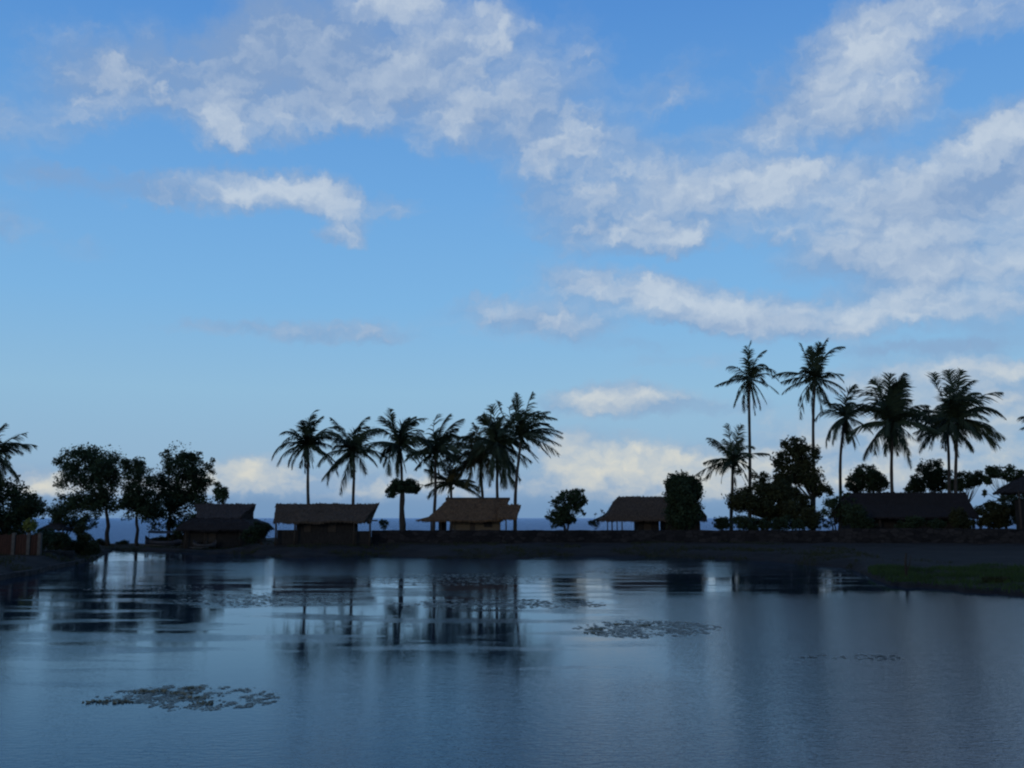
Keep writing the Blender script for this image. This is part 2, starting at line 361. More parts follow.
# ---------------------------------------------------------------- palms
def palm(hub, base_px, D, R, seed, label, n=28, wind=.35, emin=-35, group=None, extra=(), dense=1.0, matl='palm', base_r=.17, lf=.34, name='coconut_palm', upb=0.0):
    """hub: photo position of the crown heart; R crown radius in survey px"""
    rnd = random.Random(seed)
    H = at(hub[0], hub[1], D); B = Vector((wx(base_px, D), D, gz(base_px, D)-.15))
    root = empty(name, B); tag(root, label, 'palm tree', group)
    t = MB(); pts = []; rad = []
    n_s = 16; bend = (H-B).length
    for i in range(n_s+1):
        s = i/n_s
        p = B.lerp(H, s); p.x += (B.x-H.x)*.35*math.sin(math.pi*s)*s + .05*math.sin(s*7+seed); p.y += .1*math.sin(s*5+seed)
        pts.append(p); rad.append((base_r*(1-.38*s) + .10*math.exp(-s*18))*(1+.05*math.sin(i*2.2)))
    t.tube(pts, rad, 9); t.build('trunk', M['trunk'], root, off=B, smooth=True)
    m = MB(); L0 = R/F_PX*D*1.13
    fr = []
    for k in range(n):
        phi = k*2.39996 + rnd.uniform(-.6, .6); u = (k+.5)/n
        e = math.radians(86 - (86-emin)*u**.95 + rnd.uniform(-17, 17) + upb)
        fr.append((phi, e, L0*rnd.uniform(.70, 1.2)*(.95 if u < .2 else 1), None))
    for k in range(rnd.choice((1, 2, 3))):      # old fronds hanging beside the trunk
        fr.append((rnd.uniform(0, 6.28), math.radians(rnd.uniform(-82, -60)), L0*rnd.uniform(.55, .8), None))
    for (ang, ln) in extra:       # extra fronds set by hand: screen angle, length px
        fr.append(((0 if math.cos(math.radians(ang)) > 0 else math.pi)+rnd.uniform(-.5,.5), math.radians(ang if abs(ang) < 90 else 180-ang), ln/F_PX*D, 1))
    for (phi, e, Lf, fixed) in fr:
        d = Vector((math.cos(phi)*math.cos(e), math.sin(phi)*math.cos(e)*.9, math.sin(e)))
        p = H + Vector((0, 0, .1)); seg = 13; pts = [p.copy()]; droop = rnd.uniform(.5, 1.7)
        for i in range(seg):
            s = i/seg
            if fixed is None:
                g_ = .118*droop*(s*1.3+.2)
                d = d + Vector((wind*.16*(.4+s), rnd.uniform(-.02, .02), -g_))
            else: d = d + Vector((0, 0, -.05))
            d.normalize(); p = p + d*(Lf/seg); pts.append(p.copy())
        m.tube(pts, [.045*(1-i/(seg+1))+.008 for i in range(seg+1)], 4, False)
        ns = int(38*dense); gap = rnd.choice((.05, .1, .2, .35)); torn = rnd.random() < .35; plane = Vector((-math.sin(phi), math.cos(phi), 0)); tw = rnd.uniform(-.5, .5); roll = rnd.uniform(-.55, .55) + (.9 if fixed else 0)
        for q in range(ns):
            s = (q+1.5)/(ns+1.5); f = s*seg; i = min(int(f), seg-1); pt = pts[i].lerp(pts[i+1], f-i)
            tg = (pts[i+1]-pts[i]).normalized(); side = tg.cross(Vector((0,0,1)))
            if side.length < .2: side = plane.copy()
            side.normalize(); side.rotate(Matrix.Rotation(roll, 3, tg)); up = side.cross(tg)
            ll = Lf*lf*(math.sin(math.pi*min(1, s*.82+.14))**.7)*rnd.uniform(.75, 1.15)
            if s > .93: ll *= .7
            for sg in (-1, 1):
                if rnd.random() < gap or (torn and .45 < s < .62 and rnd.random() < .7): continue
                dv = (tg*(.78+.45*s) + side*sg*(.66-.15*s) + up*(.12+tw*sg*.5) + Vector((wind*.35, 0, -.44-.2*rnd.random()))).normalized()
                mid = pt + dv*ll*.55; dv2 = (dv + Vector((wind*.12, 0, -.45))).normalized(); tip = mid + dv2*ll*.5
                wd = tg*(.038+.02*rnd.random())*(L0/3.2)
                m.add([pt-wd, pt+wd, mid+wd*.8, mid-wd*.8, tip], [(0,1,2,3), (3,2,4)])
    # heart of the crown: leaf bases, sheath fibres and nuts
    for q in range(14):
        a = rnd.uniform(0, 6.28); r = rnd.uniform(.05, .26); z = rnd.uniform(-.55, .15)
        c = H + Vector((math.cos(a)*r, math.sin(a)*r, z)); rr = rnd.uniform(.09, .15)
        oc = [c+Vector(v)*rr for v in ((1,0,0),(0,1,0),(-1,0,0),(0,-1,0),(0,0,1.2),(0,0,-1.2))]
        m.add(oc, [(0,1,4),(1,2,4),(2,3,4),(3,0,4),(1,0,5),(2,1,5),(3,2,5),(0,3,5)])
    m.build('crown', M[matl], root, off=B)
    return root
GP = 'coconut palms along the spit'
palm((307,446), 309, 90, 34, 1, 'coconut palm with fan crown, leftmost of those rising behind the long flared thatched roof', 26, .25, -30, GP, extra=((-100,22),(-95,28),(-112,24)))
palm((353,452), 354, 91, 35, 2, 'coconut palm with two long fronds hanging down its left side above the long flared roof', 24, .35, -20, GP, extra=((-152,42),(-112,46),(-165,34)))
palm((400,447), 402, 92, 36, 3, 'slender coconut palm standing directly above the small umbrella-shaped tree', 26, .3, -28, GP)
palm((436,452), 434, 91, 35, 4, 'coconut palm just left of the tan thatched hut, crown swept upward', 24, .3, -20, GP, extra=((-160,30),(170,32)))
palm((480,457), 484, 93, 34, 6, 'brownish coconut palm crowded behind the two tallest palms over the tan hut', 24, -.1, -25, GP, matl='palm_dry', extra=((-165,44),(170,46),(-150,36)))
palm((497,445), 498, 90, 38, 7, 'coconut palm with long drooping skirt of fronds above the ridge of the tan hut', 30, .2, -58, GP, extra=((-58,48),(-72,46),(-45,44),(62,36),(95,40),(108,34)))
palm((521,437), 514, 87, 38, 8, 'windblown coconut palm on a curved trunk at the right end of the tan hut', 24, .75, -15, GP, extra=((-8,46),(8,44),(80,46),(95,44),(100,38)), upb=4, lf=.27)
palm((452,484), 451, 95, 28, 5, 'short young coconut palm showing only its wide fronds over the tan hut roof', 11, .1, -8, GP, dense=1.3, extra=((-170,30),(165,28),(12,30),(-5,34),(4,30)))
palm((733,462), 731, 84, 32, 9, 'shorter coconut palm with ragged crown below the tall thin-crowned palm', 18, .1, -22, GP, extra=((-178,44),(165,36),(95,38),(80,38)), lf=.28)
palm((750,380), 750, 90, 34, 10, 'tall coconut palm with sparse open crown, leftmost of the tall palms on the right bank', 17, .15, -62, GP, extra=((170,36),(-100,32),(95,34)), lf=.25)
palm((816,380), 813, 88, 36, 11, 'tallest coconut palm with full round crown above the dense clumped tree', 24, .2, -55, GP, extra=((165,36),(85,38),(98,34)), lf=.28)
palm((845,418), 839, 92, 33, 12, 'coconut palm partly hidden by its taller neighbour, on a thin leaning trunk', 22, .2, -62, GP)
palm((892,424), 893, 82, 45, 13, 'broad dense coconut palm rising in front of the long dark roof', 34, .15, -40, GP, extra=((90,50),(105,48),(75,46)))
palm((957,420), 956, 83, 44, 14, 'windblown coconut palm with long fronds streaming right over the end of the long dark roof', 30, .5, -30, GP, extra=((-8,48),(-22,50),(95,50),(85,50)))
palm((948,428), 950, 88, 38, 15, 'coconut palm tucked close behind the left side of the windblown palm', 20, .0, -32, GP, extra=((140,42),(170,36)))
palm((-8,455), -12, 60, 34, 16, 'coconut palm at the left edge with only its frond tips showing beside the bushes', 22, .1, -50, GP, extra=((50,38),(10,28),(-30,34)))
palm((1046,430), 1048, 80, 28, 17, 'coconut palm beyond the right edge with one frond tip in view', 18, .0, -50, GP)

# ---------------------------------------------------------------- broadleaf trees and shrubs
def leafy(name, label, cat, base_px, D, blobs, seed, matl='leaf', nleaf=3600, size=.17, trunk_r=.16, clump=46, group=None, sparse=(), stems=1, upright=0., trunk_to=None, spread=.30, fill=.9):
    rnd = random.Random(seed); gzz = gz(base_px, D)
    B = Vector((wx(base_px, D), D, gzz-.1)); root = empty(name, B); tag(root, label, cat, group)
    k = D/F_PX
    bl = []
    for (cx, cy, rx, ry) in blobs: bl.append((at(cx, cy, D), rx*k, ry*k, 1.0))
    for (cx, cy, rx, ry) in sparse: bl.append((at(cx, cy, D), rx*k, ry*k, .22))
    tot = sum(b[1]*b[2]*b[3] for b in bl); cl = []
    for (c, rx, rz, wgt) in bl:
        nn = max(2, round(clump*1.5*rx*rz*wgt/tot))
        for _ in range(nn):
            while True:
                v = Vector((rnd.uniform(-1,1), rnd.uniform(-1,1), rnd.uniform(-1,1)))
                if .12 < v.length < 1: break
            v = v.normalized()*(v.length**.55)
            cl.append((Vector((c.x+v.x*rx*.86, c.y+v.y*min(rx, rz*1.3)*.86, max(gzz+.15, c.z+v.z*rz*.86))), rnd.uniform(.65, 1.25)*(.7 if wgt < .5 else 1), (c, rx, rz)))
    w_ = MB(); cc = sum((b[0]*b[1]*b[2]*b[3] for b in bl), Vector())/tot
    fork = B.lerp(cc, .55) if trunk_to is None else at(trunk_to[0], trunk_to[1], D)
    for s in range(stems):
        b0 = B + Vector((rnd.uniform(-.25,.25)*(stems > 1), rnd.uniform(-.2,.2)*(stems > 1), 0)); tp = fork + Vector((rnd.uniform(-.4,.4)*(stems > 1), 0, 0))
        p = [b0.lerp(tp, i/6) + Vector((.06*math.sin(i*1.7+seed), .06*math.cos(i*2.1), 0))*(trunk_r/.16) for i in range(7)]
        w_.tube(p, [trunk_r*(1.25-.6*i/6) for i in range(7)], 8)
    for i, (c, r, b) in enumerate(cl):
        if i % 2 == 0 or r < .7:
            mid = fork.lerp(c, .5) + Vector((rnd.uniform(-.15,.15), rnd.uniform(-.15,.15), -.12*(c-fork).length*.5))
            w_.tube([fork, mid, c], [trunk_r*.38, trunk_r*.22, .012], 5, False)
    w_.build('trunk', M['bark'], root, off=B, smooth=True)
    m = MB(); per = nleaf*1.9/len(cl); scl = spread*math.sqrt(tot)/math.sqrt(len(cl))*4.6
    for (c, r, b) in cl:
        for _ in range(int(per*r)):
            v = Vector((rnd.gauss(0,1), rnd.gauss(0,1), rnd.gauss(0,.72)))
            if v.length > 2.1: continue
            p = c + v*scl*.55*r
            if p.z < gzz+.02: continue
            n = Vector((rnd.gauss(0,1), rnd.gauss(0,1), rnd.gauss(0,1)+.5)).normalized()
            a = n.orthogonal().normalized(); a.rotate(Matrix.Rotation(rnd.uniform(0, 6.28), 3, n))
            if upright: a = (a*(1-upright) + Vector((0, 0, 1))*upright).normalized()
            b2 = n.cross(a).normalized(); s = size*rnd.uniform(.6, 1.3)
            m.add([p-a*s*.6, p+b2*s*.28, p+a*s*.6, p-b2*s*.28], [(0,1,2,3)])
    fillv = [b for b in bl if b[3] > .5]; ft = sum(b[1]*b[2] for b in fillv)
    for (c, rx, rz, wgt) in fillv:
        for _ in range(int(nleaf*1.9*fill*rx*rz/ft)):
            v = Vector((rnd.gauss(0,1), rnd.gauss(0,1), rnd.gauss(0,1))).normalized()*rnd.random()**.42
            wob = .93+.55*mnoise.noise((v.x*2.1+seed, v.y*2.1, v.z*2.1))
            p = Vector((c.x+v.x*rx*wob, c.y+v.y*min(rx, rz*1.3)*wob, c.z+v.z*rz*wob))
            if mnoise.noise((p.x*1.5, p.y*1.5+seed, p.z*1.5)) < -.12 or p.z < gzz: continue
            n = Vector((rnd.gauss(0,1), rnd.gauss(0,1), rnd.gauss(0,1)+.5)).normalized()
            a = n.orthogonal().normalized(); a.rotate(Matrix.Rotation(rnd.uniform(0, 6.28), 3, n)); b2 = n.cross(a).normalized(); s = size*rnd.uniform(.6, 1.3)
            m.add([p-a*s*.6, p+b2*s*.28, p+a*s*.6, p-b2*s*.28], [(0,1,2,3)])
    m.build('crown', M[matl], root, off=B)
    return root
leafy('broadleaf_tree', 'round-crowned broadleaf tree on a bare trunk, leftmost of the trio by the low bank', 'tree', 109, 86, [(90,477,32,35),(80,464,24,19),(106,472,17,24),(104,502,22,12),(62,504,12,10),(84,506,20,12)], 21, 'leaf_b', 6800, .19, .17, 64, trunk_to=(107,505), sparse=[(60,474,14,20),(72,500,14,14)], spread=.27)
leafy('broadleaf_tree', 'narrow broadleaf tree squeezed between two wider crowns on the low bank', 'tree', 138, 85, [(137,488,18,26),(128,468,8,8),(137,462,7,6),(150,508,16,14),(132,508,14,12)], 22, 'leaf', 4800, .18, .14, 40, trunk_to=(137,512), spread=.28)
leafy('broadleaf_tree', 'wide dark broadleaf tree with wispy right side beside the leftmost thatched roof', 'tree', 168, 88, [(180,477,27,31),(196,476,15,22),(170,502,28,17),(180,460,14,12),(172,522,24,8),(198,506,14,14)], 23, 'leaf', 7200, .19, .17, 60, trunk_to=(170,512), sparse=[(167,458,12,10),(198,460,10,10),(206,476,10,12),(200,490,12,14),(213,464,5,8)], spread=.27)
leafy('sapling', 'thin leafy sapling poking up over the leftmost thatched roof', 'tree', 222, 82, [(221,494,7,10),(217,488,4,6)], 24, 'leaf_b', 900, .15, .04, 18, spread=.34, fill=1.6)
leafy('shrub', 'low scrubby bush under the left edge of the round-crowned tree', 'shrub', 62, 76, [(58,512,10,8),(66,520,16,9),(84,524,12,8)], 25, 'leaf', 1500, .16, .06, 26, stems=3, sparse=[(95,515,16,10)])
leafy('broadleaf_tree', 'dark bushy tree standing behind the red-brown fence at the left edge', 'tree', 8, 62, [(8,502,30,26),(30,508,18,12),(-15,490,20,24),(4,525,30,14)], 26, 'leaf', 5200, .17, .14, 50, spread=.31)
leafy('shrub', 'small yellow-green shrub behind the pale fence posts', 'shrub', 30, 57, [(30,526,7,7)], 27, 'leaf_y', 520, .11, .04, 14, spread=.3)
leafy('shrub', 'dark green shrub at the right end of the red-brown fence', 'shrub', 44, 58, [(45,536,10,9),(40,545,6,6)], 28, 'leaf_b', 900, .12, .04, 18, spread=.3)
leafy('shrub', 'rounded bush at the tip of the left bank', 'shrub', 84, 61, [(82,540,9,15),(90,548,9,9),(72,548,9,9)], 29, 'leaf_r', 2400, .13, .05, 26, stems=3, spread=.3)
leafy('shrub', 'dark bush standing on the left bank just behind the block kerb', 'shrub', 62, 60, [(62,541,9,8),(56,546,8,6)], 49, 'leaf', 1300, .12, .05, 20, stems=3, spread=.3)
leafy('shrub', 'low dark scrub between the bare trunks of the two left trees and the water', 'shrub', 124, 87, [(122,543,7,3),(100,543,7,4)], 50, 'leaf', 700, .13, .04, 16, stems=3)
leafy('shrub', 'low dark scrub under the widest left tree', 'shrub', 160, 87, [(160,541,12,4),(175,538,8,6)], 51, 'leaf', 1300, .14, .04, 20, stems=3)
leafy('shrub', 'dark scrub against the wall of the long dark hall', 'shrub', 918, 76, [(915,522,12,6),(936,524,10,5),(903,525,8,4)], 52, 'leaf', 1700, .15, .05, 26, stems=3)
leafy('shrub', 'bushy scrub between the airy shrub and the clumped dark tree', 'shrub', 806, 78, [(806,518,16,11),(792,510,10,10)], 53, 'leaf_r', 3000, .16, .06, 36, stems=4)
leafy('shrub', 'dark bush hiding the left corner of the long dark hall', 'shrub', 855, 77, [(856,516,11,12),(864,524,12,5)], 54, 'leaf', 2200, .15, .06, 30, stems=3)
leafy('shrub', 'dark scrub hiding the right corner of the long dark hall', 'shrub', 962, 77, [(958,518,9,10),(966,524,7,5)], 55, 'leaf_r', 1700, .15, .06, 26, stems=3)
leafy('umbrella_tree', 'small umbrella-shaped tree on a straight trunk behind the long wall', 'tree', 404, 84, [(403,487,17,6),(391,491,6,7),(415,489,6,5),(403,483,13,5)], 30, 'leaf', 3600, .17, .15, 34, trunk_to=(403,492), spread=.25)
leafy('shrub', 'open twiggy bush standing alone behind the wall between the two hipped huts', 'shrub', 567, 82, [(567,508,15,18),(556,518,10,10),(577,500,9,12)], 31, 'leaf', 3000, .17, .08, 44, stems=4, sparse=[(584,493,6,6),(554,502,7,6),(582,513,7,9),(558,494,6,5),(552,519,7,6)], upright=.4, spread=.26)
leafy('dense_shrub', 'tall dense rounded shrub covering the right half of the hipped hut', 'shrub', 683, 78, [(683,498,20,26),(683,516,22,14),(676,485,11,12),(692,488,10,12)], 32, 'leaf', 9000, .18, .12, 70, stems=3, upright=.45, spread=.33)
leafy('clumped_tree', 'clumped dark tree below the tallest palm, its crown in separate puffs', 'tree', 812, 83, [(794,446,14,10),(806,458,16,13),(782,460,12,10),(812,478,14,12),(822,490,12,8),(798,474,16,12),(786,480,14,10)], 33, 'leaf_r', 5200, .20, .13, 46, trunk_to=(812,500), spread=.24)
leafy('broadleaf_tree', 'wide dark thicket-like tree in front of the tall thin-crowned palm', 'tree', 762, 80, [(762,500,34,16),(778,510,28,14),(738,500,14,12),(772,488,22,12),(795,502,16,14)], 34, 'leaf_r', 7800, .19, .13, 64, stems=4, sparse=[(745,478,14,10),(768,472,14,8)], spread=.28)
leafy('shrub', 'low bush in the gap between the dense shrub and the dark thicket', 'shrub', 722, 79, [(722,523,9,7)], 35, 'leaf', 800, .14, .05, 16, stems=3)
leafy('shrub', 'low dark bush at the foot of the dark thicket', 'shrub', 752, 77, [(750,523,22,8),(785,524,24,7)], 48, 'leaf', 2600, .16, .05, 34, stems=4)
leafy('shrub', 'airy shrub with gaps of sky left of the long dark roof', 'shrub', 836, 80, [(833,506,12,13),(845,514,12,11),(822,520,13,9)], 36, 'leaf_b', 1900, .15, .07, 36, stems=4, sparse=[(832,494,14,10),(850,498,10,8),(840,505,16,12)], spread=.22)
leafy('clumped_tree', 'round dark tree behind the left end of the long dark roof', 'tree', 867, 92, [(866,478,16,14),(856,484,10,10),(877,482,12,10)], 37, 'leaf', 3600, .19, .13, 36, spread=.3)
leafy('clumped_tree', 'pointed dark tree behind the middle of the long dark roof', 'tree', 930, 92, [(931,472,14,14),(922,483,14,9),(940,480,14,12),(914,490,10,6)], 38, 'leaf', 3600, .19, .13, 40, spread=.28)
leafy('clumped_tree', 'low dark tree behind the right end of the long dark roof', 'tree', 966, 90, [(966,480,12,9),(978,478,8,7),(957,486,12,7)], 39, 'leaf', 2000, .18, .11, 30, spread=.28)
leafy('screw_pine', 'tree of tufted clumps with sky showing between, right of the long dark roof', 'tree', 1006, 84, [(998,472,13,7),(1014,474,12,8),(988,480,7,5),(1008,490,10,5),(1022,484,9,9)], 40, 'leaf', 2400, .20, .11, 26, trunk_to=(1005,500), sparse=[(990,490,12,8),(1004,500,18,10)], spread=.22, upright=.2)
leafy('shrub', 'dark bush filling the right edge behind the wall', 'shrub', 1016, 80, [(1016,512,16,12),(1030,505,16,20),(1014,502,13,14),(1002,522,14,6)], 41, 'leaf', 3000, .17, .08, 40, stems=3, spread=.32)
leafy('shrub', 'dome-shaped dark bush beside the small white archway', 'shrub', 992, 79, [(992,512,17,11),(992,521,18,7)], 42, 'leaf_r', 3600, .15, .07, 40, stems=3, spread=.34)
leafy('shrub', 'dark scrub between the leftmost hut and the long flared roof', 'shrub', 262, 74, [(260,530,10,9),(250,536,10,7)], 43, 'leaf', 1500, .14, .05, 24, stems=3)
leafy('shrub', 'dark bush at the left foot of the leftmost hut', 'shrub', 186, 80, [(186,532,10,12),(196,522,10,8)], 44, 'leaf', 1600, .15, .05, 26, stems=3)
leafy('shrub', 'tiny sprig of brush behind the wall right of the long flared roof', 'shrub', 384, 84, [(384,524,5,5)], 45, 'leaf', 260, .12, .03, 10, stems=2)
leafy('shrub', 'small bush behind the wall at the left post of the hipped hut', 'shrub', 596, 84, [(594,523,6,4)], 46, 'leaf', 200, .12, .03, 10, stems=2, sparse=[(600,515,8,6)])
leafy('shrub', 'low scrub at the waterside end of the grassy point', 'shrub', 996, 36, [(996,584,14,6)], 47, 'leaf_r', 1500, .07, .03, 26, stems=3, spread=.34)

# ---------------------------------------------------------------- thatched huts
def roof(rings, matl, name, parent, off, nx=26, ny=8, jit=.035, seed=1, sag=0.):
    """rings: (z, x0, x1, y0, y1) from eave to ridge; lofted, with a soft uneven surface"""
    m = MB(); R = []; rnd0 = random.Random(seed+100)
    sub = []
    for a, b in zip(rings, rings[1:]):
        for k in range(4): sub.append(tuple(a[i]+(b[i]-a[i])*k/4 for i in range(5)))
    sub.append(rings[-1])
    for (z, x0, x1, y0, y1) in sub:
        ring = []
        for i in range(nx): ring.append((x0+(x1-x0)*i/nx, y0))
        for i in range(ny): ring.append((x1, y0+(y1-y0)*i/ny))
        for i in range(nx): ring.append((x1-(x1-x0)*i/nx, y1))
        for i in range(ny): ring.append((x0, y1-(y1-y0)*i/ny))
        R.append([Vector((x + mnoise.noise((x*1.7, y*1.7, z*2+seed))*jit*1.5, y + mnoise.noise((x*1.4, z*3, seed+9))*jit*1.5,
                          z + mnoise.noise((x*.9+seed, y*.9, 3))*jit*2.6 + mnoise.noise((x*4, y*4, seed))*jit*.8 - sag*4*(x-rings[0][1])*(rings[0][2]-x)/max(.1, (rings[0][2]-rings[0][1])**2)*((z-rings[0][0])/max(.01, rings[-1][0]-rings[0][0])))) for (x, y) in ring])
    n = len(R[0]); fs = []
    for i in range(len(R)-1):
        for k in range(n): fs.append((i*n+k, i*n+(k+1) % n, (i+1)*n+(k+1) % n, (i+1)*n+k))
    fs.append(tuple(range(n-1, -1, -1))); fs.append(tuple((len(R)-1)*n+k for k in range(n)))
    m.add([p for r in R for p in r], fs)
    for q in range(nx*16):            # loose straw standing off the slopes and the ridge
        i = min(len(R)-2, int(rnd0.random()**.6*(len(R)-1))); k = rnd0.randrange(n); p = R[i][k].lerp(R[i+1][(k+1) % n], rnd0.random())
        dn = (R[i][k]-R[i+1][k]).normalized(); wv = Vector((.035, 0, 0)); ln = rnd0.uniform(.1, .3)
        m.add([p-wv, p+wv, p+dn*ln+Vector((rnd0.uniform(-.08,.08), rnd0.uniform(-.06,.02), rnd0.uniform(.02,.08)))], [(0,1,2)])
    for q in range(nx*3):
        k = rnd0.randrange(nx); p = R[-1][k].lerp(R[-1][k+1], rnd0.random()); wv = Vector((.05, 0, 0))
        m.add([p-wv, p+wv, p+Vector((rnd0.uniform(-.12,.12), rnd0.uniform(-.05,.05), rnd0.uniform(.03,.13)))], [(0,1,2)])
    # shaggy fringe of straw under the eave
    rnd = random.Random(seed); e = R[0]
    for k in range(n):
        a, b = e[k], e[(k+1) % n]
        for q in range(6):
            p = a.lerp(b, (q+rnd.random())/6); wv = (b-a).normalized()*.06; ln = rnd.uniform(.04, .24)
            m.add([p-wv, p+wv, p+Vector((rnd.uniform(-.03,.03), 0, -ln))], [(0,1,2)])
    o = m.build(name, M[matl], parent, off=off)
    return o
def posts(pxl, D, ztop, root, off, r=.06, matl='wood', back=0):
    for p in pxl:
        m = MB(); X = wx(p, D); z0 = gz(p, D)-.1
        m.tube([(X, D+back, z0), (X+.01, D+back, (z0+ztop)/2), (X, D+back, ztop)], [r, r*.9, r*.85], 8); m.build('post', M[matl], root, off=off, smooth=True)

# leftmost hut
D = 80; k = D/F_PX
B = Vector((wx(222, D), D, gz(222, D))); h = empty('thatched_hut', B)
tag(h, 'low dark thatched hut with two-tier roof, leftmost on the spit, beside the wide dark tree', 'hut')
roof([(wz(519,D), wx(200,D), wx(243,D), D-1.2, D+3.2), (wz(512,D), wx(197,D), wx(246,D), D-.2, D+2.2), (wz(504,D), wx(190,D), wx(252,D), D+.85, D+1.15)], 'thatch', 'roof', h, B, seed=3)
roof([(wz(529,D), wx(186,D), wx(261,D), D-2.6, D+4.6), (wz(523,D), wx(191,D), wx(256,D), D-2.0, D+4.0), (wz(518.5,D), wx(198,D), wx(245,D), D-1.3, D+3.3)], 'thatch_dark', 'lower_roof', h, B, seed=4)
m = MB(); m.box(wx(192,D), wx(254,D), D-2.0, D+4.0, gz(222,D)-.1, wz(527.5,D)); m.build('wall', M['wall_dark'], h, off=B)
m = MB(); m.box(wx(214,D), wx(224,D), D-2.06, D-2.004, gz(222,D)+.1, wz(531,D)); m.build('door', M['wood'], h, off=B)
posts((186, 205, 240, 258), D-2.3, wz(528,D), h, B)

# long flared roof
D = 72; B = Vector((wx(322, D), D, gz(322, D))); h = empty('thatched_hut', B)
tag(h, 'long thatched hut whose flared roof is wider at the ridge than at the eaves', 'hut')
roof([(wz(521.5,D), wx(275,D), wx(365,D), D-.6, D+3.4), (wz(513,D), wx(273.5,D), wx(370,D), D+.3, D+2.5), (wz(504,D), wx(271,D), wx(376,D), D+1.25, D+1.55)], 'thatch_mid', 'roof', h, B, nx=40, seed=6, jit=.045)
gb = gz(322, D)-.1
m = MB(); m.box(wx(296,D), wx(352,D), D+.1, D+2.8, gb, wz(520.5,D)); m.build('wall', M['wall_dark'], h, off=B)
m = MB(); m.box(wx(277,D), wx(296,D)-.01, D+.1, D+.2, gb, wz(530,D)); m.build('low_wall', M['wall_dark'], h, off=B)
m = MB(); m.box(wx(352,D)+.01, wx(371,D), D+.1, D+.2, gb, wz(531,D)); m.build('low_wall', M['wall_dark'], h, off=B)
for a, b in ((304, 311), (328, 336)):
    m = MB(); m.box(wx(a,D), wx(b,D), D+.04, D+.098, wz(532,D), wz(524,D)); m.build('shutter', M['wood'], h, off=B)
posts((276, 295, 354, 370), D-.25, wz(519,D), h, B, .08)
m = MB(); m.tube([(wx(275,D), D-.25, wz(521,D)), (wx(378,D), D-.25, wz(520.5,D))], [.05,.05], 6); m.build('eave_beam', M['wood'], h, off=B)

# tan hut
D = 80; B = Vector((wx(470, D), D, gz(470, D))); h = empty('thatched_hut', B)
tag(h, 'tan thatched hut with hipped left end and a lower gable at its right end', 'hut')
roof([(wz(520,D), wx(417,D), wx(503,D), D-.9, D+4.2), (wz(517,D), wx(428,D), wx(503,D), D-.5, D+3.8), (wz(508,D), wx(438,D), wx(506,D), D+.5, D+2.8), (wz(499,D), wx(446,D), wx(509,D), D+1.5, D+1.8)], 'thatch_warm', 'roof', h, B, nx=36, seed=9, jit=.03)
roof([(wz(518,D), wx(498,D), wx(517,D), D-1.2, D+2.0), (wz(511,D), wx(498,D), wx(519,D), D-.4, D+1.2), (wz(505,D), wx(499,D), wx(521,D), D+.3, D+.5)], 'thatch_warm', 'side_roof', h, B, nx=12, seed=10)
m = MB(); m.box(wx(453,D), wx(500,D), D-.2, D+3.4, gz(470,D)-.1, wz(518,D)); wl_ = m.build('wall', M['bamboo'], h, off=B)
m = MB(); m.box(wx(470,D), wx(475,D), D-.26, D-.204, gz(470,D), wz(520.5,D)); m.build('door', M['wood'], h, off=B)
m = MB(); m.box(wx(484,D), wx(492,D), D-.26, D-.204, wz(527,D), wz(521.5,D)); m.build('window', M['wall_dark'], h, off=B)
m = MB(); m.box(wx(438,D), wx(446,D), D+.6, D+.7, gz(470,D), wz(520.5,D)); m.build('screen_panel', M['wall_dark'], h, off=B)
posts((431, 441, 452), D-.5, wz(519,D), h, B, .06); posts((506, 515), D-.9, wz(517,D), h, B, .06)
m = MB(); m.tube([(wx(444,D), D+1.65, wz(498.6,D)), (wx(510,D), D+1.65, wz(498.6,D))], [.12,.12], 8); m.build('ridge_cap', M['thatch'], h, off=B)

# hipped hut partly behind the dense shrub
D = 84; B = Vector((wx(655, D), D, gz(655, D))); h = empty('thatched_hut', B)
tag(h, 'grey thatched hut with curved hipped end and open posts, half hidden by the dense shrub', 'hut')
roof([(wz(520,D), wx(598,D), wx(705,D), D-.9, D+4.4), (wz(516,D), wx(606,D), wx(706,D), D-.6, D+4.0), (wz(511,D), wx(611.5,D), wx(703,D), D-.1, D+3.4), (wz(501,D), wx(616,D), wx(699,D), D+1.0, D+2.4), (wz(496.5,D), wx(621,D), wx(694,D), D+1.55, D+1.85)], 'thatch_mid', 'roof', h, B, nx=36, seed=12, jit=.03)
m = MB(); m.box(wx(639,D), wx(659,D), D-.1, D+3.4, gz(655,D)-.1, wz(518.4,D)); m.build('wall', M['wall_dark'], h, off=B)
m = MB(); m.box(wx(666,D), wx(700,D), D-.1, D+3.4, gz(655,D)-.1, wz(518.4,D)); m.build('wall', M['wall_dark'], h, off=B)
m = MB(); m.box(wx(644,D), wx(651,D), D-.16, D-.104, gz(655,D), wz(520.5,D)); m.build('door', M['wood'], h, off=B)
posts((612, 622), D-.4, wz(519,D), h, B, .06); posts((612, 622), D-.4, wz(519,D), h, B, .05, back=4.0)

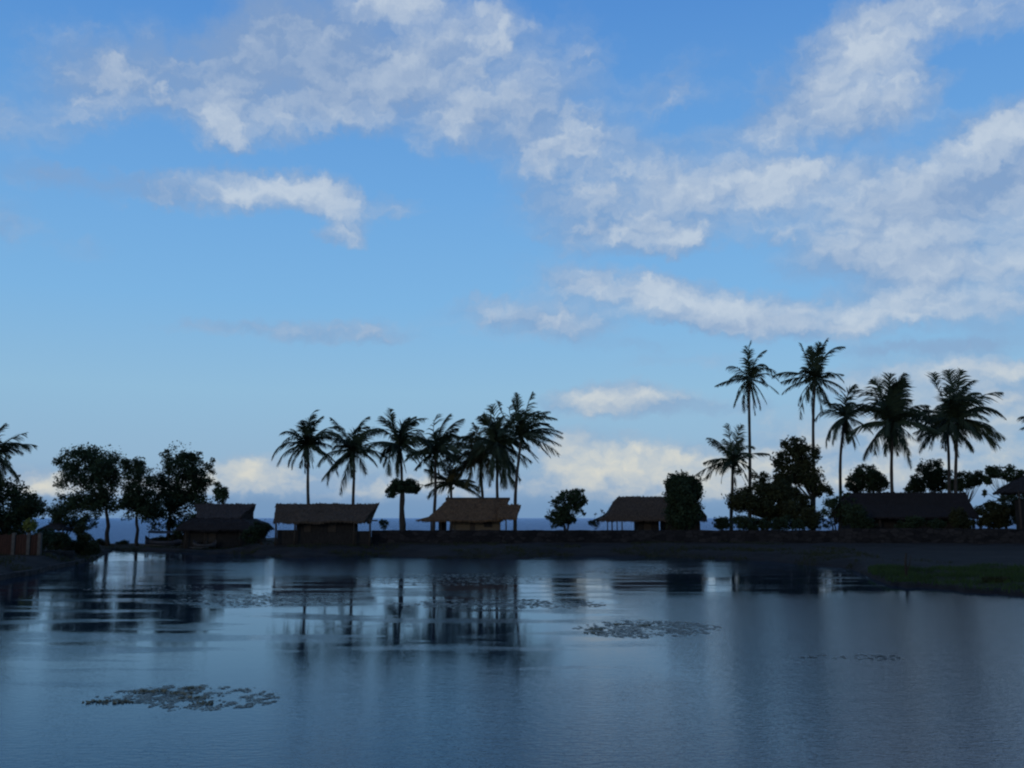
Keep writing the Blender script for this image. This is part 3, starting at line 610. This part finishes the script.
# long dark roof on the right
D = 80; B = Vector((wx(912, D), D, gz(912, D))); h = empty('thatched_hut', B)
tag(h, 'large dark hall with a long low thatched roof on the right bank behind two palms', 'hut')
roof([(wz(517,D), wx(848,D), wx(972,D), D-1.4, D+5.0), (wz(505,D), wx(851,D), wx(974,D), D+.2, D+3.2), (wz(492.5,D), wx(853,D), wx(976,D), D+1.5, D+1.9)], 'thatch_dark', 'roof', h, B, nx=50, seed=15, jit=.03)
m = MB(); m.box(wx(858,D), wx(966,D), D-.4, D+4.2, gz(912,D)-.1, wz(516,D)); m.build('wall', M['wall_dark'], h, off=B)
for a, b in ((872, 880), (900, 907), (930, 940)):
    m = MB(); m.box(wx(a,D), wx(b,D), D-.46, D-.404, wz(527,D), wz(520,D)); m.build('shutter', M['wood'], h, off=B)
posts((852, 880, 910, 940, 968), D-1.1, wz(516.5,D), h, B, .07)

# roof corner at the right edge
D = 74; B = Vector((wx(1040, D), D, gz(1040, D))); h = empty('thatched_pavilion', B)
tag(h, 'thatched pavilion at the right edge with only the left slope of its roof in view', 'hut')
roof([(wz(492,D), wx(1014,D), wx(1080,D), D-1.5, D+3), (wz(485,D), wx(1020,D), wx(1070,D), D-.6, D+2.2), (wz(474,D), wx(1035,D), wx(1052,D), D+.7, D+.9)], 'thatch_dark', 'roof', h, B, seed=18)
posts((1021, 1072), D-1, wz(491,D), h, B, .08)
m = MB(); m.box(wx(1027,D), wx(1068,D), D, D+1.6, gz(1040,D)-.1, wz(500,D)); m.build('wall', M['wall_dark'], h, off=B)

# small shelter on the left
D = 74; B = Vector((wx(54, D), D, gz(54, D))); h = empty('open_shelter', B)
tag(h, 'small open shelter with a dark sagging roof among the bushes behind the fence', 'shelter')
roof([(wz(529,D), wx(43,D), wx(65,D), D-.8, D+1.6), (wz(524,D), wx(48,D), wx(60,D), D+.3, D+.5)], 'thatch_dark', 'roof', h, B, nx=12, seed=20)
posts((45, 63), D-.6, wz(528,D), h, B, .05)
m = MB(); m.box(wx(46,D), wx(60,D), D+.2, D+.9, gz(54,D), wz(532,D)); m.build('bench', M['wood'], h, off=B)

# ---------------------------------------------------------------- walls, fences, posts, boats
m = MB(); prev = None; i = 0; pl = []
px = 372.
while px < 1300:
    Dw = 74 + 1.0*math.sin(px*.011) - (max(0, px-860))*.006
    X = wx(px, Dw); zt = wz(530.2 - (1.6 if px > 840 else 0) + 1.2*max(0, (px-980)/320), Dw) + mnoise.noise((X*.9, 2, 0))*.05 + mnoise.noise((X*4, 7, 0))*.03
    pl.append((X, Dw, gz(px, Dw)-.35, zt)); px += 2.5
v = []; f = []
for (X, Y, z0, z1) in pl: v += [(X, Y-.22, z0), (X, Y-.18, z1), (X, Y+.2, z1), (X, Y+.24, z0)]
for i in range(len(pl)-1):
    a = i*4; b = a+4
    for k in range(3): f.append((a+k, b+k, b+k+1, a+k+1))
f.append((0,1,2,3)); n = (len(pl)-1)*4; f.append((n+3,n+2,n+1,n))
m.add(v, f); tag(m.build('stone_wall', M['stone']), 'long low dark stone wall running along the top of the far bank', 'wall')

D = 54; B = Vector((wx(15, D), D, gz(15, D))); h = empty('wooden_fence', B)
tag(h, 'red-brown board fence with pale posts at the left edge of the lagoon', 'fence')
for a, b in ((-60, 13.2), (16.8, 28.6), (31.4, 40)):
    m = MB(); zt = wz(535, D); z0 = wz(557, D)-.1; nb = max(3, int((b-a)/2.4)); xa, xb = wx(a,D), wx(b,D)
    for q in range(nb):
        u0 = xa+(xb-xa)*q/nb; u1 = xa+(xb-xa)*(q+1)/nb-.012
        m.box(u0, u1, D-.02+(q%3)*.006, D+.02+(q%3)*.006, z0, zt+((q*7)%5)*.012)
    m.build('board_panel', M['fence_red'], h, off=B)
for p in (-30, 15, 30, 41):
    m = MB(); m.box(wx(p,D)-.085, wx(p,D)+.085, D-.1, D+.08, wz(557,D)-.2, wz(534,D)+.06); m.build('post', M['pale'], h, off=B, bevel=.01)
D = 56; m = MB(); rnd = random.Random(5); x0 = wx(42,D); x1 = wx(73,D); X = x0
while X < x1:
    wdt = rnd.uniform(.25, .45); zt = wz(551, D)+rnd.uniform(-.04,.04); m.box(X, X+wdt-.02, D-.15, D+.15, gz(55,D)-.3, zt); X += wdt
tag(m.build('stone_kerb', M['stone_l'], bevel=.03), 'low block kerb beside the red-brown fence on the left bank', 'wall')
# paved edge of the left bank
m = MB(); pts = []
for px in range(-160, 90, 6):
    s = shoreD(px)
    pts.append((px, s))
v = []; f = []
for (px, s) in pts:
    for (dd, z) in ((-.05,-.3),(.0,.22),(.35,.25),(.4,-.1)):
        p = wx(px, s+dd); v.append((p, s+dd, z + mnoise.noise((p*.8, 1, 1))*.03))
for i in range(len(pts)-1):
    for k in range(3): f.append((i*4+k, (i+1)*4+k, (i+1)*4+k+1, i*4+k+1))
m.add(v, f); tag(m.build('stone_edging', M['stone_l']), 'stone edging where the left bank meets the water', 'edging')

D = 39; B = Vector((wx(904, D), D, gz(904, D)-.1)); m = MB()
X = B.x; m.tube([(X, D, B.z), (X-.02, D, B.z+.7), (X+.03, D, wz(553, D))], [.055, .05, .045], 8)
m.tube([(X, D, B.z+.35), (X+.12, D-.05, B.z+.62), (X+.17, D-.05, B.z+.95)], [.03,.025,.018], 6)
tag(m.build('mooring_post', M['bark'], off=B, smooth=True), 'thin dark mooring post standing on the grassy point', 'post')

def boat(px0, px1, D, zb, ht, matl, label, awn=False):
    x0, x1 = wx(px0, D), wx(px1, D); B = Vector(((x0+x1)/2, D, zb)); root = empty('beached_boat', B); tag(root, label, 'boat')
    Lh = (x1-x0); m = MB(); n = 14; v = []; f = []
    for i in range(n+1):
        s = i/n; X = x0+Lh*s; wdt = .42*math.sin(math.pi*min(.98, max(.02, s)))**.6; sh = ht*(1+1.1*(2*s-1)**4)
        for (yy, zz) in ((-wdt, sh), (-wdt*.75, sh*.4), (0, 0.06*(2*s-1)**2), (wdt*.75, sh*.4), (wdt, sh), (wdt*.86, sh-.02), (0, .16+.06*(2*s-1)**2), (-wdt*.86, sh-.02)): v.append((X, D+yy, zb+zz))
    for i in range(n):
        for k in range(8): f.append((i*8+k, (i+1)*8+k, (i+1)*8+(k+1) % 8, i*8+(k+1) % 8))
    m.add(v, f); m.build('hull', M[matl], root, off=B, smooth=True)
    for s in (.3, .7):
        m = MB(); X = x0+Lh*s; m.tube([(X, D-1.3, zb+.1), (X, D-.8, zb+ht+.25), (X, D, zb+ht+.1), (X, D+.8, zb+ht+.25), (X, D+1.3, zb+.1)], [.03]*5, 6); m.build('outrigger_arm', M['wood'], root, off=B, smooth=True)
    for sg in (-1.32, 1.32):
        m = MB(); m.tube([(x0+Lh*.08, D+sg, zb+.12), (x0+Lh*.5, D+sg, zb+.06), (x0+Lh*.92, D+sg, zb+.14)], [.03,.05,.03], 7); m.build('float', M['pale'], root, off=B, smooth=True)
    if awn:
        m = MB(); v = []; f = []
        for i in range(9):
            s = i/8; X = x0+Lh*(.12+.7*s)
            for j in range(5): t = j/4; v.append((X, D-.7+1.4*t, zb+1.12+.22*math.sin(math.pi*t)-.08*math.sin(math.pi*s)))
        for i in range(8):
            for j in range(4): f.append((i*5+j, (i+1)*5+j, (i+1)*5+j+1, i*5+j+1))
        m.add(v, f); m.build('awning', M['boat_dark'], root, off=B)
        for s in (.16, .78):
            m = MB(); X = x0+Lh*s; m.tube([(X, D-.6, zb+.3), (X, D-.6, zb+1.12)], [.025,.025], 6); m.build('awning_pole', M['wood'], root, off=B)
boat(146, 184, 86, gz(165, 86), .42, 'boat_dark', 'dark outrigger boat under a low awning drawn up behind the tree trio', True)
boat(194, 217, 77.5, .2, .32, 'boat_pale', 'pale outrigger boat pulled up on the bank in front of the leftmost hut')

D = 81; B = Vector((wx(977, D), D, gz(977, D))); h = empty('white_archway', B)
tag(h, 'small white archway right of the long dark hall', 'gateway')
for p in (973.6, 980.6):
    m = MB(); m.box(wx(p,D)-.09, wx(p,D)+.09, D-.1, D+.1, B.z-.1, wz(519,D)); m.build('pillar', M['white'], h, off=B)
m = MB(); m.box(wx(972,D), wx(982,D), D-.13, D+.13, wz(519,D)+.002, wz(517,D)); m.build('lintel', M['white'], h, off=B, bevel=.02)

# ---------------------------------------------------------------- grass on the point
rnd = random.Random(12); m = MB()
cnt = 0
while cnt < 26000:
    px = rnd.uniform(866, 1260); s = shoreD(px); D = s+.25+(48.5-s)*rnd.random()**.9
    if D > 46 + 3*mnoise.noise((px*.03, 0, 3)): continue
    cnt += 1
    X = wx(px, D); z = gz(px, D)-.02 + mnoise.noise((X*.35, D*.35, 0))*.12*min(1, max(0, (D-s)/2+.3)); hgt = rnd.uniform(.05, .16)*(1.3+mnoise.noise((X*.7, D*.7, 8)))
    a = rnd.uniform(0, 6.28); w0 = .018; dx, dy = math.cos(a)*w0, math.sin(a)*w0; lx, ly = rnd.uniform(-.05,.05), rnd.uniform(-.05,.05)
    m.add([(X-dx, D-dy, z), (X+dx, D+dy, z), (X+lx, D+ly, z+hgt)], [(0,1,2)])
tag(m.build('grass', M['grass']), 'short green grass covering the point at the right', 'grass', kind='stuff')
rnd = random.Random(13); m = MB()
for _ in range(16000):
    px = rnd.uniform(-120, 1000); s = shoreD(px); D = s+rnd.random()**1.5*14
    X = wx(px, D)
    if mnoise.noise((X*.25, D*.3, 17)) < .0 or (px > 860 and D < 48) : continue
    z = gz(px, D)-.03; hgt = rnd.uniform(.06, .24)
    for q in range(3):
        a = rnd.uniform(0, 6.28); ox, oy = rnd.uniform(-.12,.12), rnd.uniform(-.12,.12); dx, dy = math.cos(a)*.02, math.sin(a)*.02
        m.add([(X+ox-dx, D+oy-dy, z), (X+ox+dx, D+oy+dy, z), (X+ox+rnd.uniform(-.07,.07), D+oy+rnd.uniform(-.07,.07), z+hgt)], [(0,1,2)])
tag(m.build('bank_grass', M['leaf_r']), 'dark rough grass and weeds on the slope of the far bank', 'grass', kind='stuff')

# ---------------------------------------------------------------- floating weed
def weed(name, label, c, hw, hh, n, seed, size=.06, matl='weed', tilt=0., thr=.0, lift=.003, tufts=0):
    rnd = random.Random(seed); m = MB(); c0 = on_water(*c); a = on_water(c[0]-hw, c[1]); b = on_water(c[0]+hw, c[1]); t = on_water(c[0], c[1]-hh); u = on_water(c[0], c[1]+hh)
    rx = (b.x-a.x)/2; ry = (t.y-u.y)/2; cy = (t.y+u.y)/2; k = 0; tries = 0
    tc_ = [(rnd.uniform(-.85,.85), rnd.uniform(-.8,.8)) for _ in range(tufts)]
    while k < n and tries < n*30:
        tries += 1
        U, W = rnd.uniform(-1, 1), rnd.uniform(-1, 1)
        if U*U+W*W > 1: continue
        X = c0.x+U*rx; Y = cy+W*ry+tilt*U*rx
        if mnoise.noise((X*1.1, Y*.9, seed))*.6+.9*mnoise.noise((X*5.5, Y*2.8, seed))+.5*mnoise.noise((X*14, Y*8, seed)) < thr + .45*(U*U+W*W)**2 - .1: continue
        k += 1; s = size*rnd.uniform(.5, 1.4); z = .004+rnd.random()*lift
        nrm = Vector((rnd.gauss(0,.035), rnd.gauss(0,.035), 1)).normalized(); e1 = nrm.orthogonal().normalized(); e1.rotate(Matrix.Rotation(rnd.uniform(0,6.28), 3, nrm)); e2 = nrm.cross(e1)
        q = [Vector((X, Y, z))+e1*s*math.cos(g)*rnd.uniform(.8,1.15)+e2*s*.8*math.sin(g) for g in [i*math.pi/3+.2 for i in range(6)]]
        m.add(q, [(0,1,2,3,4,5)])
    for (U, W) in tc_:
        X = c0.x+U*rx; Y = cy+W*ry*.8+tilt*U*rx
        for _ in range(34):
            ox, oy = rnd.gauss(0,.09), rnd.gauss(0,.06); z = 0.0; hg = rnd.uniform(.01,.035); aa = rnd.uniform(0,6.28); w0 = .02
            m.add([(X+ox-math.cos(aa)*w0, Y+oy-math.sin(aa)*w0, z), (X+ox+math.cos(aa)*w0, Y+oy+math.sin(aa)*w0, z), (X+ox+math.cos(aa)*w0*.7+rnd.uniform(-.04,.04), Y+oy, z+hg), (X+ox-math.cos(aa)*w0*.7, Y+oy, z+hg*.8)], [(0,1,2,3)])
    tag(m.build(name, M[matl]), label, 'water plants', kind='stuff')
weed('floating_weed', 'raft of floating water plants nearest the camera on the left', (188,698), 95, 13, 2300, 31, .022, thr=-.06, tilt=-.12, tufts=8)
weed('floating_weed', 'pale raft of floating water plants in the middle of the lagoon', (648,629), 76, 9, 2200, 32, .036, thr=-.08, tilt=.22, tufts=4)
weed('floating_weed', 'thin scatter of water plants in the right foreground', (850,657), 60, 4, 60, 33, .04, 'weed_dark', thr=.15)
weed('floating_weed', 'long thin streak of water plants below the palm reflections at centre', (500,604), 115, 5, 1100, 34, .06, 'weed', thr=-.02)
weed('floating_weed', 'thin streaks of water plants left of the palm reflections', (265,600), 90, 8, 1000, 35, .06, 'weed', thr=-.02)
weed('floating_weed', 'scattered dark water plants off the tan hut', (450,580), 100, 7, 700, 36, .07, 'weed', thr=.0)
weed('floating_weed', 'scattered dark water plants under the hipped hut', (640,571), 60, 4, 350, 37, .07, 'weed_dark', thr=.05)
weed('floating_weed', 'faint strip of water plants under the left trees', (150,590), 70, 5, 300, 38, .05, 'weed_dark', thr=.05)

# ---------------------------------------------------------------- camera
cam = bpy.data.cameras.new('camera'); cam.sensor_width = 36; cam.lens = F_PX/1024*36; cam.clip_end = 60000; cam.clip_start = .1
co = bpy.data.objects.new('camera', cam); col.objects.link(co); co.location = (0, 0, CAM_Z); co.rotation_euler = (math.radians(90)+PITCH, 0, 0)
sc.camera = co
sc.view_settings.view_transform = 'Standard'; sc.view_settings.look = 'None'; sc.view_settings.exposure = 0; sc.view_settings.gamma = 1
sc.cycles.filter_width = 2.2
sc.cycles.max_bounces = 6
